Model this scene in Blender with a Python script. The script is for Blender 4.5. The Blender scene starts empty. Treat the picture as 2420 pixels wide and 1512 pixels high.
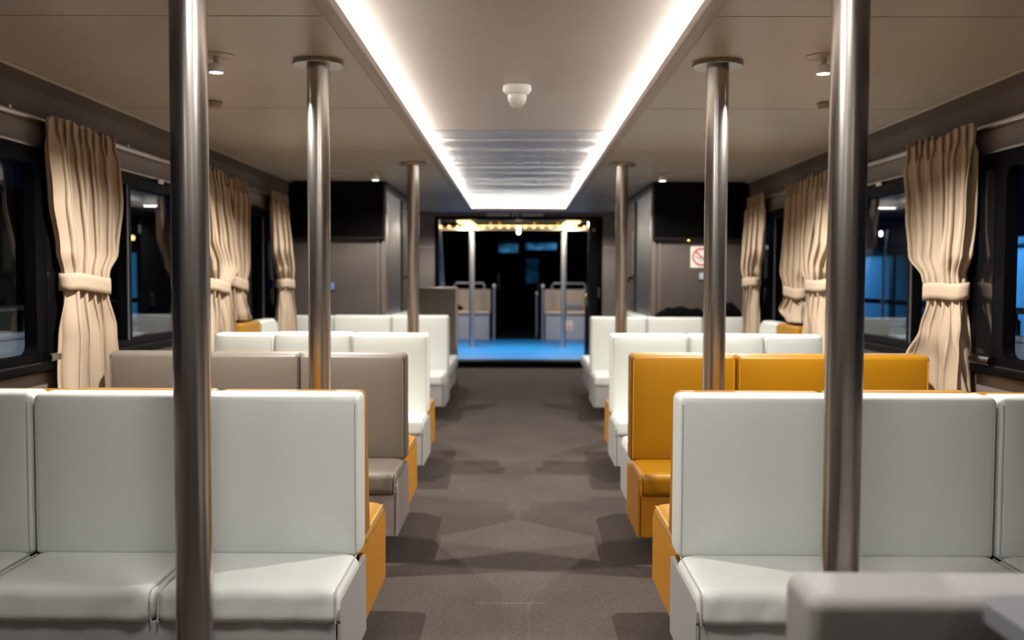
import bpy, bmesh, math, random
from mathutils import Vector, Matrix, noise
random.seed(7)
PI = math.pi
R = math.radians
C = bpy.context.scene.collection
sc = bpy.context.scene

# ------------------------------------------------------------------ camera, world, view
cd = bpy.data.cameras.new('camera')
cam = bpy.data.objects.new('camera', cd)
C.objects.link(cam)
cd.sensor_width = 36.0
cd.lens = 2250.0 / 2420.0 * 36.0
cd.clip_start = 0.05
cd.clip_end = 300
cd.dof.use_dof = True
cd.dof.focus_distance = 3.3
cd.dof.aperture_fstop = 2.2
CAMH = 1.33
cam.matrix_world = (Matrix.Translation((0, 0, CAMH)) @ Matrix.Rotation(R(.38), 4, 'Z')
                    @ Matrix.Rotation(R(90 - 2.6), 4, 'X') @ Matrix.Rotation(R(.2), 4, 'Z'))
sc.camera = cam
sc.view_settings.view_transform = 'Standard'
sc.view_settings.look = 'None'
sc.view_settings.gamma = 1.0
sc.view_settings.use_curve_mapping = False
sc.view_settings.exposure = 0.0
w = bpy.data.worlds.new('night')
sc.world = w
w.use_nodes = True
bg = w.node_tree.nodes['Background']
bg.inputs[0].default_value = (.010, .035, .10, 1)
bg.inputs[1].default_value = .06
sc.cycles.use_denoising = True
sc.cycles.max_bounces = 10
sc.cycles.transparent_max_bounces = 16
sc.cycles.sample_clamp_indirect = 6.0

LED_POWER = 60.0         # emission of the cove strips
SPOT_POWER = 245.0        # each downlight
SOFT_POWER = 118.0        # diffusers of the added fill lamps out of view
SPOT_COL = (1.0, .955, .89)

# ------------------------------------------------------------------ materials
def srgb(h):
    r = [int(h[i:i + 2], 16) / 255 for i in (0, 2, 4)]
    return tuple(c / 12.92 if c <= .04045 else ((c + .055) / 1.055) ** 2.4 for c in r)

def mat(name, col, rough=.5, metal=0.0, bump=None, var=None, coat=0, spec=.5, stretch=None, aniso=0):
    m = bpy.data.materials.new(name)
    m.use_nodes = True
    nt = m.node_tree
    b = nt.nodes['Principled BSDF']
    b.inputs['Base Color'].default_value = (*col, 1)
    b.inputs['Roughness'].default_value = rough
    b.inputs['Metallic'].default_value = metal
    b.inputs['Specular IOR Level'].default_value = spec
    b.inputs['Coat Weight'].default_value = coat
    if bump or var:
        tc = nt.nodes.new('ShaderNodeTexCoord')
        mp = nt.nodes.new('ShaderNodeMapping')
        if stretch:
            mp.inputs['Scale'].default_value = stretch
        nt.links.new(tc.outputs['Object'], mp.inputs[0])
    if var:      # (scale, amount): soft mottling of the colour
        n = nt.nodes.new('ShaderNodeTexNoise')
        n.inputs['Scale'].default_value = var[0]
        n.inputs['Detail'].default_value = 5
        nt.links.new(mp.outputs[0], n.inputs['Vector'])
        mr = nt.nodes.new('ShaderNodeMapRange')
        mr.inputs['From Min'].default_value = .3
        mr.inputs['From Max'].default_value = .7
        mr.inputs['To Min'].default_value = 1 - var[1]
        mr.inputs['To Max'].default_value = 1 + var[1]
        nt.links.new(n.outputs['Fac'], mr.inputs['Value'])
        mx = nt.nodes.new('ShaderNodeVectorMath')
        mx.operation = 'SCALE'
        mx.inputs[0].default_value = col
        nt.links.new(mr.outputs[0], mx.inputs['Scale'])
        nt.links.new(mx.outputs[0], b.inputs['Base Color'])
    if bump:     # (scale, strength, distance)
        n2 = nt.nodes.new('ShaderNodeTexNoise')
        n2.inputs['Scale'].default_value = bump[0]
        n2.inputs['Detail'].default_value = 3
        nt.links.new(mp.outputs[0], n2.inputs['Vector'])
        bp = nt.nodes.new('ShaderNodeBump')
        bp.inputs['Strength'].default_value = bump[1]
        bp.inputs['Distance'].default_value = bump[2]
        nt.links.new(n2.outputs['Fac'], bp.inputs['Height'])
        nt.links.new(bp.outputs[0], b.inputs['Normal'])
    return m

def emit(name, col, s):
    m = bpy.data.materials.new(name)
    m.use_nodes = True
    nt = m.node_tree
    nt.nodes.remove(nt.nodes['Principled BSDF'])
    e = nt.nodes.new('ShaderNodeEmission')
    e.inputs[0].default_value = (*col, 1)
    e.inputs[1].default_value = s
    nt.links.new(e.outputs[0], nt.nodes['Material Output'].inputs[0])
    return m

def glass_mat(name, tint):
    m = bpy.data.materials.new(name)
    m.use_nodes = True
    nt = m.node_tree
    nt.nodes.remove(nt.nodes['Principled BSDF'])
    t = nt.nodes.new('ShaderNodeBsdfTransparent')
    t.inputs[0].default_value = (*tint, 1)
    g = nt.nodes.new('ShaderNodeBsdfGlossy')
    g.inputs['Roughness'].default_value = .015
    lw = nt.nodes.new('ShaderNodeLayerWeight')
    lw.inputs['Blend'].default_value = .5
    pw = nt.nodes.new('ShaderNodeMath'); pw.operation = 'POWER'; pw.inputs[1].default_value = 5
    nt.links.new(lw.outputs['Facing'], pw.inputs[0])
    ma = nt.nodes.new('ShaderNodeMath'); ma.operation = 'MULTIPLY_ADD'; ma.inputs[1].default_value = .95; ma.inputs[2].default_value = .03
    nt.links.new(pw.outputs[0], ma.inputs[0])
    mx = nt.nodes.new('ShaderNodeMixShader')
    nt.links.new(ma.outputs[0], mx.inputs[0])
    nt.links.new(t.outputs[0], mx.inputs[1])
    nt.links.new(g.outputs[0], mx.inputs[2])
    nt.links.new(mx.outputs[0], nt.nodes['Material Output'].inputs[0])
    return m

def leather(name, col):
    """vinyl upholstery: fine horizontal weave plus faint grain"""
    m = mat(name, col, .42, spec=.4)
    nt = m.node_tree
    b = nt.nodes['Principled BSDF']
    tc = nt.nodes.new('ShaderNodeTexCoord')
    mp = nt.nodes.new('ShaderNodeMapping')
    mp.inputs['Scale'].default_value = (60, 60, 420)
    n = nt.nodes.new('ShaderNodeTexNoise')
    n.inputs['Scale'].default_value = 1.0
    n.inputs['Detail'].default_value = 2
    nt.links.new(tc.outputs['Object'], mp.inputs[0])
    nt.links.new(mp.outputs[0], n.inputs['Vector'])
    bp = nt.nodes.new('ShaderNodeBump')
    bp.inputs['Strength'].default_value = .10
    bp.inputs['Distance'].default_value = .002
    nt.links.new(n.outputs['Fac'], bp.inputs['Height'])
    nt.links.new(bp.outputs[0], b.inputs['Normal'])
    return m

M = {}
M['white'] = leather('white_vinyl', (.61, .63, .595))
M['taupe'] = leather('taupe_vinyl', (.155, .130, .106))
M['orange'] = leather('orange_vinyl', (.30, .134, .0005))
M['white_side'] = mat('white_vinyl_base', (.325, .32, .31), .5, bump=(300, .08, .002))
M['taupe_side'] = mat('pale_taupe_base', (.30, .268, .248), .5, bump=(300, .08, .002))
M['orange_side'] = mat('orange_base', (.42, .172, .001), .5, bump=(300, .08, .002))
M['pipe_white'] = mat('white_piping', (.42, .43, .40), .4)
M['pipe_taupe'] = mat('taupe_piping', (.24, .20, .165), .4)
M['pipe_orange'] = mat('orange_piping', (.68, .27, .01), .4)
M['plinth'] = mat('black_plinth', (.012, .011, .010), .7)
M['wall'] = mat('taupe_wall_laminate', (.17, .146, .133), .55, var=(3.0, .10), bump=(200, .05, .002))
M['wall_tv'] = mat('dark_taupe_laminate', (.062, .049, .043), .55, var=(3.0, .10), bump=(200, .05, .002))
M['wall_up'] = mat('shaded_valance_laminate', (.105, .085, .074), .7, spec=.2, var=(3.0, .10))  # wall laminate darkened for the shade under the ceiling edge
M['ceil'] = mat('tan_satin_ceiling', (.46, .42, .375), .34, var=(1.2, .05), spec=.45)
M['steel'] = mat('brushed_steel', (.53, .49, .45), .26, 1.0, stretch=(60, 60, 1.2), bump=(1.0, .25, .002), var=(.6, .10))
M['steel_sheet'] = mat('brushed_steel_sheet', (.38, .38, .39), .42, 1.0, stretch=(40, 40, 1.5), bump=(1.0, .12, .002))
M['alu'] = mat('aluminium_rail', (.66, .61, .55), .32, 1.0)
M['black_metal'] = mat('black_window_frame', (.0022, .0022, .0026), .45, spec=.03)
M['black_gloss'] = mat('black_gloss_panel', (.004, .004, .005), .08)
M['screen'] = mat('black_screen', (.002, .002, .002), .2, spec=.12)
M['tvbody'] = mat('black_plastic', (.006, .006, .006), .5, spec=.2)
M['white_plastic'] = mat('white_plastic', (.80, .79, .76), .35)
M['tan_plastic'] = mat('tan_plastic', (.42, .34, .28), .4)
M['grey_plastic'] = mat('grey_plastic', (.35, .36, .40), .4)
M['dark_table'] = mat('dark_grey_laminate', (.19, .19, .21), .3)
M['curtain'] = mat('beige_curtain_cloth', (.39, .305, .222), .85, bump=(500, .25, .002), spec=.15)
M['glass'] = glass_mat('window_glass', (.80, .86, .92))
M['led'] = emit('led_white', (1.0, .985, .95), LED_POWER)
M['lens'] = emit('downlight_lens', (1.0, .93, .85), 9)
M['grey'] = mat('grey_vinyl', (.27, .258, .245), .62, spec=.25, bump=(200, .08, .002))
M['grey_side'] = mat('grey_vinyl_base', (.26, .245, .23), .5)
M['pipe_grey'] = mat('grey_piping', (.2, .19, .18), .4)
M['cloth_dark'] = mat('black_cloth', (.003, .003, .0035), .95, spec=.03, bump=(40, .5, .02))
M['blue_floor'] = mat('blue_deck_floor', (.014, .205, .60), .45, var=(4, .08))
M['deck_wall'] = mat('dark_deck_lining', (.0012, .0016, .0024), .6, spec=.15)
M['beige_seat'] = mat('beige_seat_pad', (.48, .38, .31), .5)
M['seat_box'] = mat('grey_blue_seat_box', (.30, .31, .37), .5)
M['warm'] = emit('warm_panel', (1.0, .80, .36), 2.6)
M['warm_dim'] = emit('warm_strip', (1.0, .60, .20), 3.0)
M['bulb'] = emit('warm_bulb', (1.0, .60, .18), 4.5)
M['cool'] = emit('cool_bulb', (1.0, .95, .88), 10)
M['sky_blue'] = emit('lit_blue_pane', (.03, .22, .42), .55)
M['pale_blue'] = emit('lit_pale_pane', (.40, .80, 1.0), 1.5)
M['blue_dim'] = emit('dim_blue_pane', (.006, .045, .11), .5)
M['quay'] = mat('pale_quay_wall', (.30, .42, .52), .7, var=(1.2, .15))
M['hull'] = mat('grey_bulwark', (.30, .32, .34), .6)
M['night_ground'] = mat('dark_quay_ground', (.02, .025, .03), .6)
M['red'] = mat('sign_red', (.45, .055, .03), .5)
M['sign_white'] = mat('sign_white', (.62, .60, .55), .5)
M['sign_grey'] = mat('sign_grey', (.22, .26, .25), .5)
M['sticker_red'] = mat('sticker_orange', (.62, .16, .05), .5)
M['blue_socket'] = mat('blue_socket', (.10, .20, .42), .4)
M['blue_post'] = mat('blue_grey_post', (.16, .28, .50), .35)

# carpet: woven speckle with worn paler patches and seams
def carpet():
    m = mat('brown_grey_carpet', (.066, .0535, .0475), .95, spec=.05)
    nt = m.node_tree
    b = nt.nodes['Principled BSDF']
    tc = nt.nodes.new('ShaderNodeTexCoord')
    def nz(scale, det, stretch=(1, 1, 1)):
        mp = nt.nodes.new('ShaderNodeMapping')
        mp.inputs['Scale'].default_value = stretch
        n = nt.nodes.new('ShaderNodeTexNoise')
        n.inputs['Scale'].default_value = scale
        n.inputs['Detail'].default_value = det
        nt.links.new(tc.outputs['Object'], mp.inputs[0])
        nt.links.new(mp.outputs[0], n.inputs['Vector'])
        return n
    def rng(src, a, b_, c, d):
        r = nt.nodes.new('ShaderNodeMapRange')
        r.inputs['From Min'].default_value = a
        r.inputs['From Max'].default_value = b_
        r.inputs['To Min'].default_value = c
        r.inputs['To Max'].default_value = d
        nt.links.new(src, r.inputs['Value'])
        return r.outputs[0]
    def mth(op, a, b_):
        k = nt.nodes.new('ShaderNodeMath')
        k.operation = op
        for i, v in enumerate((a, b_)):
            if isinstance(v, (int, float)):
                k.inputs[i].default_value = v
            else:
                nt.links.new(v, k.inputs[i])
        return k.outputs[0]
    fine = rng(nz(260, 2, (1, .6, 1)).outputs['Fac'], .35, .65, .55, 1.45)
    weave = rng(nz(30, 4, (1, 6, 1)).outputs['Fac'], .3, .7, .93, 1.07)
    weave2 = rng(nz(30, 4, (6, 1, 1)).outputs['Fac'], .3, .7, .93, 1.07)
    wear = rng(nz(2.2, 5).outputs['Fac'], .35, .7, .92, 1.12)
    f = mth('MULTIPLY', mth('MULTIPLY', fine, weave), mth('MULTIPLY', wear, weave2))
    # worn pale seam lines near the front of the aisle
    sep = nt.nodes.new('ShaderNodeSeparateXYZ')
    nt.links.new(tc.outputs['Object'], sep.inputs[0])
    def line(coord, c0, half, across, a0, a1):
        d = mth('ABSOLUTE', mth('SUBTRACT', coord, c0), 0)
        k = rng(d, 0, half, 1, 0)
        e = mth('MULTIPLY', mth('GREATER_THAN', across, a0), mth('LESS_THAN', across, a1))
        return mth('MULTIPLY', k, e)
    X, Y = sep.outputs[0], sep.outputs[1]
    s1 = line(Y, 3.93, .012, X, -.17, .12)
    s2 = line(X, -.045, .006, Y, 2.6, 3.93)
    s3 = line(X, .045, .008, Y, 2.6, 3.93)
    sm = mth('ADD', mth('MULTIPLY', s1, .5), mth('MULTIPLY', mth('ADD', s2, s3), .16))
    f = mth('MULTIPLY', f, mth('ADD', sm, 1.0))
    vm = nt.nodes.new('ShaderNodeVectorMath')
    vm.operation = 'SCALE'
    vm.inputs[0].default_value = (.066, .0535, .0475)
    nt.links.new(f, vm.inputs['Scale'])
    nt.links.new(vm.outputs[0], b.inputs['Base Color'])
    bp = nt.nodes.new('ShaderNodeBump')
    bp.inputs['Strength'].default_value = .5
    bp.inputs['Distance'].default_value = .003
    nt.links.new(fine, bp.inputs['Height'])
    nt.links.new(bp.outputs[0], b.inputs['Normal'])
    return m
M['carpet'] = carpet()

# recessed ceiling sheet: glossy with shallow ripples across
def recess_sheet():
    m = mat('satin_recess_sheet', (.40, .365, .33), .27, spec=.6)
    nt = m.node_tree
    b = nt.nodes['Principled BSDF']
    tc = nt.nodes.new('ShaderNodeTexCoord')
    mp = nt.nodes.new('ShaderNodeMapping')
    mp.inputs['Scale'].default_value = (.22, 2.2, 1)
    n = nt.nodes.new('ShaderNodeTexNoise')
    n.inputs['Scale'].default_value = 1.5
    n.inputs['Detail'].default_value = 1
    nt.links.new(tc.outputs['Object'], mp.inputs[0])
    nt.links.new(mp.outputs[0], n.inputs['Vector'])
    bp = nt.nodes.new('ShaderNodeBump')
    bp.inputs['Strength'].default_value = .8
    bp.inputs['Distance'].default_value = .03
    nt.links.new(n.outputs['Fac'], bp.inputs['Height'])
    nt.links.new(bp.outputs[0], b.inputs['Normal'])
    return m
M['recess'] = recess_sheet()
M['recess_near'] = mat('satin_recess_near', (.50, .445, .395), .42, var=(1.5, .04), spec=.4)

# ------------------------------------------------------------------ mesh helpers
def box(bm, x0, x1, y0, y1, z0, z1):
    vs = [bm.verts.new((x, y, z)) for z in (z0, z1) for y in (y0, y1) for x in (x0, x1)]
    for f in ((0, 2, 3, 1), (4, 5, 7, 6), (0, 1, 5, 4), (2, 6, 7, 3), (0, 4, 6, 2), (1, 3, 7, 5)):
        bm.faces.new([vs[i] for i in f])

def pad(bm, x0, x1, y0, y1, z0, z1, r, n=(2, 2, 2), fn=None):
    """rounded box, every face a grid, optional deformation"""
    lo, hi = (x0, y0, z0), (x1, y1, z1)
    def axis(a):
        L, H = lo[a], hi[a]
        rr = min(r, (H - L) / 2 - 1e-5)
        t = [rr * math.tan(R(k)) for k in (45, 30, 15)]
        cs = [L + rr - q for q in t] + [L + rr + (H - L - 2 * rr) * i / n[a] for i in range(n[a] + 1)] + [H - rr + q for q in reversed(t)]
        return cs
    ax = [axis(a) for a in range(3)]
    cache = {}
    def V(p):
        key = tuple(round(c, 6) for c in p)
        if key in cache:
            return cache[key]
        q, d, rm = [], [], 1e9
        for a in range(3):
            rr = min(r, (hi[a] - lo[a]) / 2 - 1e-5)
            c = min(max(p[a], lo[a] + rr), hi[a] - rr)
            q.append(c); d.append((p[a] - c) / rr)
        l = math.sqrt(sum(e * e for e in d))
        m = max(abs(e) for e in d)
        if l > 1e-9:
            o = []
            for a in range(3):
                rr = min(r, (hi[a] - lo[a]) / 2 - 1e-5)
                o.append(q[a] + d[a] / l * rr)
        else:
            o = list(p)
        if fn:
            o = fn(*o)
        v = bm.verts.new(o)
        cache[key] = v
        return v
    for a in range(3):
        b, c = (a + 1) % 3, (a + 2) % 3
        for side in (lo[a], hi[a]):
            for i in range(len(ax[b]) - 1):
                for j in range(len(ax[c]) - 1):
                    q = []
                    for di, dj in ((0, 0), (1, 0), (1, 1), (0, 1)):
                        p = [0, 0, 0]
                        p[a] = side; p[b] = ax[b][i + di]; p[c] = ax[c][j + dj]
                        q.append(V(p))
                    if len(set(q)) == 4:
                        try:
                            bm.faces.new(q)
                        except ValueError:
                            pass

def tube(bm, pts, r, n=10, caps=True, closed=False):
    pts = [Vector(p) for p in pts]
    rings = []
    N = len(pts)
    for i, p in enumerate(pts):
        if closed:
            t = pts[(i + 1) % N] - pts[i - 1]
        else:
            t = pts[min(i + 1, N - 1)] - pts[max(i - 1, 0)]
        t.normalize()
        up = Vector((0, 0, 1)) if abs(t.z) < .95 else Vector((1, 0, 0))
        a = t.cross(up).normalized()
        b = a.cross(t)
        rings.append([bm.verts.new(p + (a * math.cos(2 * PI * k / n) + b * math.sin(2 * PI * k / n)) * r) for k in range(n)])
    for i in range(N if closed else N - 1):
        r0, r1 = rings[i], rings[(i + 1) % N]
        for k in range(n):
            bm.faces.new((r0[k], r0[(k + 1) % n], r1[(k + 1) % n], r1[k]))
    if caps and not closed:
        bm.faces.new(rings[0][::-1]); bm.faces.new(rings[-1])

def lathe(bm, prof, n=32, cx=0, cy=0):
    rings = []
    for r, z in prof:
        if r < 1e-6:
            rings.append([bm.verts.new((cx, cy, z))])
        else:
            rings.append([bm.verts.new((cx + r * math.cos(2 * PI * k / n), cy + r * math.sin(2 * PI * k / n), z)) for k in range(n)])
    for a, b in zip(rings, rings[1:]):
        for k in range(n):
            k2 = (k + 1) % n
            if len(a) == 1 and len(b) > 1:
                bm.faces.new((a[0], b[k], b[k2]))
            elif len(b) == 1 and len(a) > 1:
                bm.faces.new((a[k], a[k2], b[0]))
            elif len(a) > 1:
                bm.faces.new((a[k], a[k2], b[k2], b[k]))
    if len(rings[0]) > 1:
        bm.faces.new(rings[0][::-1])
    if len(rings[-1]) > 1:
        bm.faces.new(rings[-1])

def prism(bm, poly, a0, a1, axis):
    """extrude a polygon along an axis; poly holds the two other coordinates in x,y,z order"""
    def P(q, a):
        q = list(q); q.insert('xyz'.index(axis), a); return q
    A = [bm.verts.new(P(q, a0)) for q in poly]
    B = [bm.verts.new(P(q, a1)) for q in poly]
    n = len(poly)
    bm.faces.new(A[::-1]); bm.faces.new(B)
    for i in range(n):
        bm.faces.new((A[i], A[(i + 1) % n], B[(i + 1) % n], B[i]))

def rrect(a0, a1, b0, b1, r, n=6):
    """rounded rectangle outline; r may be a tuple for the four corners (a0b0, a1b0, a1b1, a0b1)"""
    if not isinstance(r, tuple):
        r = (r,) * 4
    pts = []
    for (ca, cb, sa, sb, st), rr in zip(((a0, b0, 1, 1, 180), (a1, b0, -1, 1, 270), (a1, b1, -1, -1, 0), (a0, b1, 1, -1, 90)), r):
        if rr <= 0:
            pts.append((ca, cb)); continue
        for k in range(n + 1):
            t = R(st + 90 * k / n)
            pts.append((ca + sa * rr + rr * math.cos(t), cb + sb * rr + rr * math.sin(t)))
    return pts

def frame_with_hole(bm, outer, holes, a0, a1, axis):
    """a plate with holes: outer and holes are outlines; filled by triangulation, then given thickness"""
    def P(q, a):
        q = list(q); q.insert('xyz'.index(axis), a); return q
    loops = [outer] + holes
    ed = []
    allv = []
    for lp in loops:
        vs = [bm.verts.new(P(q, a0)) for q in lp]
        allv += vs
        for i in range(len(vs)):
            ed.append(bm.edges.new((vs[i], vs[(i + 1) % len(vs)])))
    g = bmesh.ops.triangle_fill(bm, edges=ed, use_beauty=True, use_dissolve=False)
    fs = [f for f in g['geom'] if isinstance(f, bmesh.types.BMFace)]
    ex = bmesh.ops.extrude_face_region(bm, geom=fs)
    d = [0, 0, 0]; d['xyz'.index(axis)] = a1 - a0
    bmesh.ops.translate(bm, vec=d, verts=[v for v in ex['geom'] if isinstance(v, bmesh.types.BMVert)])

def obj(name, bm, m, parent=None, smooth=True, angle=40, loc=None):
    bmesh.ops.recalc_face_normals(bm, faces=bm.faces[:])
    me = bpy.data.meshes.new(name)
    bm.to_mesh(me); bm.free()
    me.materials.append(M[m] if isinstance(m, str) else m)
    if smooth:
        me.polygons.foreach_set('use_smooth', [True] * len(me.polygons))
        me.set_sharp_from_angle(angle=R(angle))
    o = bpy.data.objects.new(name, me)
    C.objects.link(o)
    if parent:
        o.parent = parent
    if loc:
        o.location = loc
    return o

def BM():
    return bmesh.new()

GROUPS = {'bench': 'upholstered benches along the aisle', 'curtain': 'beige curtains at the windows', 'television': 'black televisions on the cross walls',
          'deck_bench': 'beige seats on the rear deck', 'handrail_post': 'handrail posts by the dark aisle', 'floodlight': 'blue floodlights on the quay',
          'curtain_rail': 'curtain rails', 'wall_socket': 'wall sockets below the televisions', 'fill_lamp': 'added round fill lamps out of view',
          'smoke_sensor': 'round ceiling sensors', 'ceiling_speaker': 'flush ceiling speakers', 'metal_panel': 'brushed metal panels', 'far_glow': 'blue glows at the far end of the deck',
          'light_bar': 'light bars over the opening', 'rear_fill_light': 'added fill lights before the rear opening', 'deck_pole': 'poles on the blue deck',
          'bulwark': 'bulwarks outside the windows', 'deck_railing': 'railings outside the windows', 'side_screen': 'side screens of the dark aisle'}

def thing(name, label, cat, loc=(0, 0, 0), rz=0, group=None):
    o = bpy.data.objects.new(name, None)
    C.objects.link(o)
    o.location = loc
    o.rotation_euler = (0, 0, rz)
    o.empty_display_size = .1
    o['label'] = label; o['category'] = cat
    group = group or GROUPS.get(name)
    if group:
        o['group'] = group
    return o

def tag(o, label, cat, group=None):
    o['label'] = label; o['category'] = cat
    if group:
        o['group'] = group
    return o

def struct(name, bm, m, parent=None, smooth=False, label=None, cat=None):
    o = obj(name, bm, m, parent, smooth)
    if not parent:
        o['kind'] = 'structure'
        if label:
            o['label'] = label
        o['category'] = cat or name.split('_')[0]
    return o

# ------------------------------------------------------------------ room shell
ZC = 2.28            # ceiling
FZ = -.035           # carpet level
XW = 2.30            # window walls
Y0, Y1 = -2.6, 14.3  # cabin ends
REC = .65            # half width of the light recess
RY0, RY1 = -1.8, 13.5

b = BM(); box(b, -2.45, 2.45, Y0 - .1, 14.62, -.10, FZ)
struct('floor', b, 'carpet', label='brown grey woven carpet floor of the cabin aisle')

b = BM()
for x0, x1, y0, y1 in ((-2.45, -REC - .055, Y0, Y1), (REC + .055, 2.45, Y0, Y1), (-REC - .055, REC + .055, Y0, RY0 - .055), (-REC - .055, REC + .055, RY1 + .055, Y1)):
    box(b, x0, x1, y0, y1, ZC, ZC + .02)
struct('ceiling', b, 'ceil', label='tan satin cabin ceiling on both sides of the lit recess')
b = BM()
box(b, -.95, .95, 6.9, RY1 + .3, ZC + .105, ZC + .125)
struct('ceiling_recess_far', b, 'recess', label='glossy rippled far half of the recessed ceiling', cat='ceiling')
b = BM()
box(b, -.95, .95, RY0 - .3, 6.897, ZC + .105, ZC + .125)
box(b, -.95, -.93, RY0 - .3, RY1 + .3, ZC + .02, ZC + .105)
box(b, .93, .95, RY0 - .3, RY1 + .3, ZC + .02, ZC + .105)
box(b, -.93, .93, RY1 + .28, RY1 + .3, ZC + .02, ZC + .105)
box(b, -.93, .93, RY0 - .3, RY0 - .28, ZC + .02, ZC + .105)
struct('ceiling_recess', b, 'recess_near', label='satin near half of the recessed ceiling between the light strips', cat='ceiling')
# rounded lip around the recess
b = BM()
for s in (-1, 1):
    pad(b, min(s * REC, s * (REC + .06)), max(s * REC, s * (REC + .06)), RY0 - .06, RY1 + .06, ZC - .016, ZC + .03, .010, (1, 1, 1))
pad(b, -REC, REC, RY1, RY1 + .06, ZC - .016, ZC + .03, .010, (1, 1, 1))
pad(b, -REC, REC, RY0 - .06, RY0, ZC - .016, ZC + .03, .010, (1, 1, 1))
struct('trim_1', b, mat('tan_lip', (.36, .29, .24), .4), smooth=True, label='tan lip edging the lit ceiling recess', cat='trim')
# faint joints across the side ceilings
b = BM()
for s in (-1, 1):
    for y in (3.52, 5.42, 7.3, 9.2, 11.1):
        box(b, min(s * .72, s * 2.27), max(s * .72, s * 2.27), y, y + .004, ZC - .0012, ZC + .001)
struct('trim_2', b, mat('ceiling_joint', (.27, .215, .175), .5), label='thin joints between the tan ceiling sheets', cat='trim')

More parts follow.
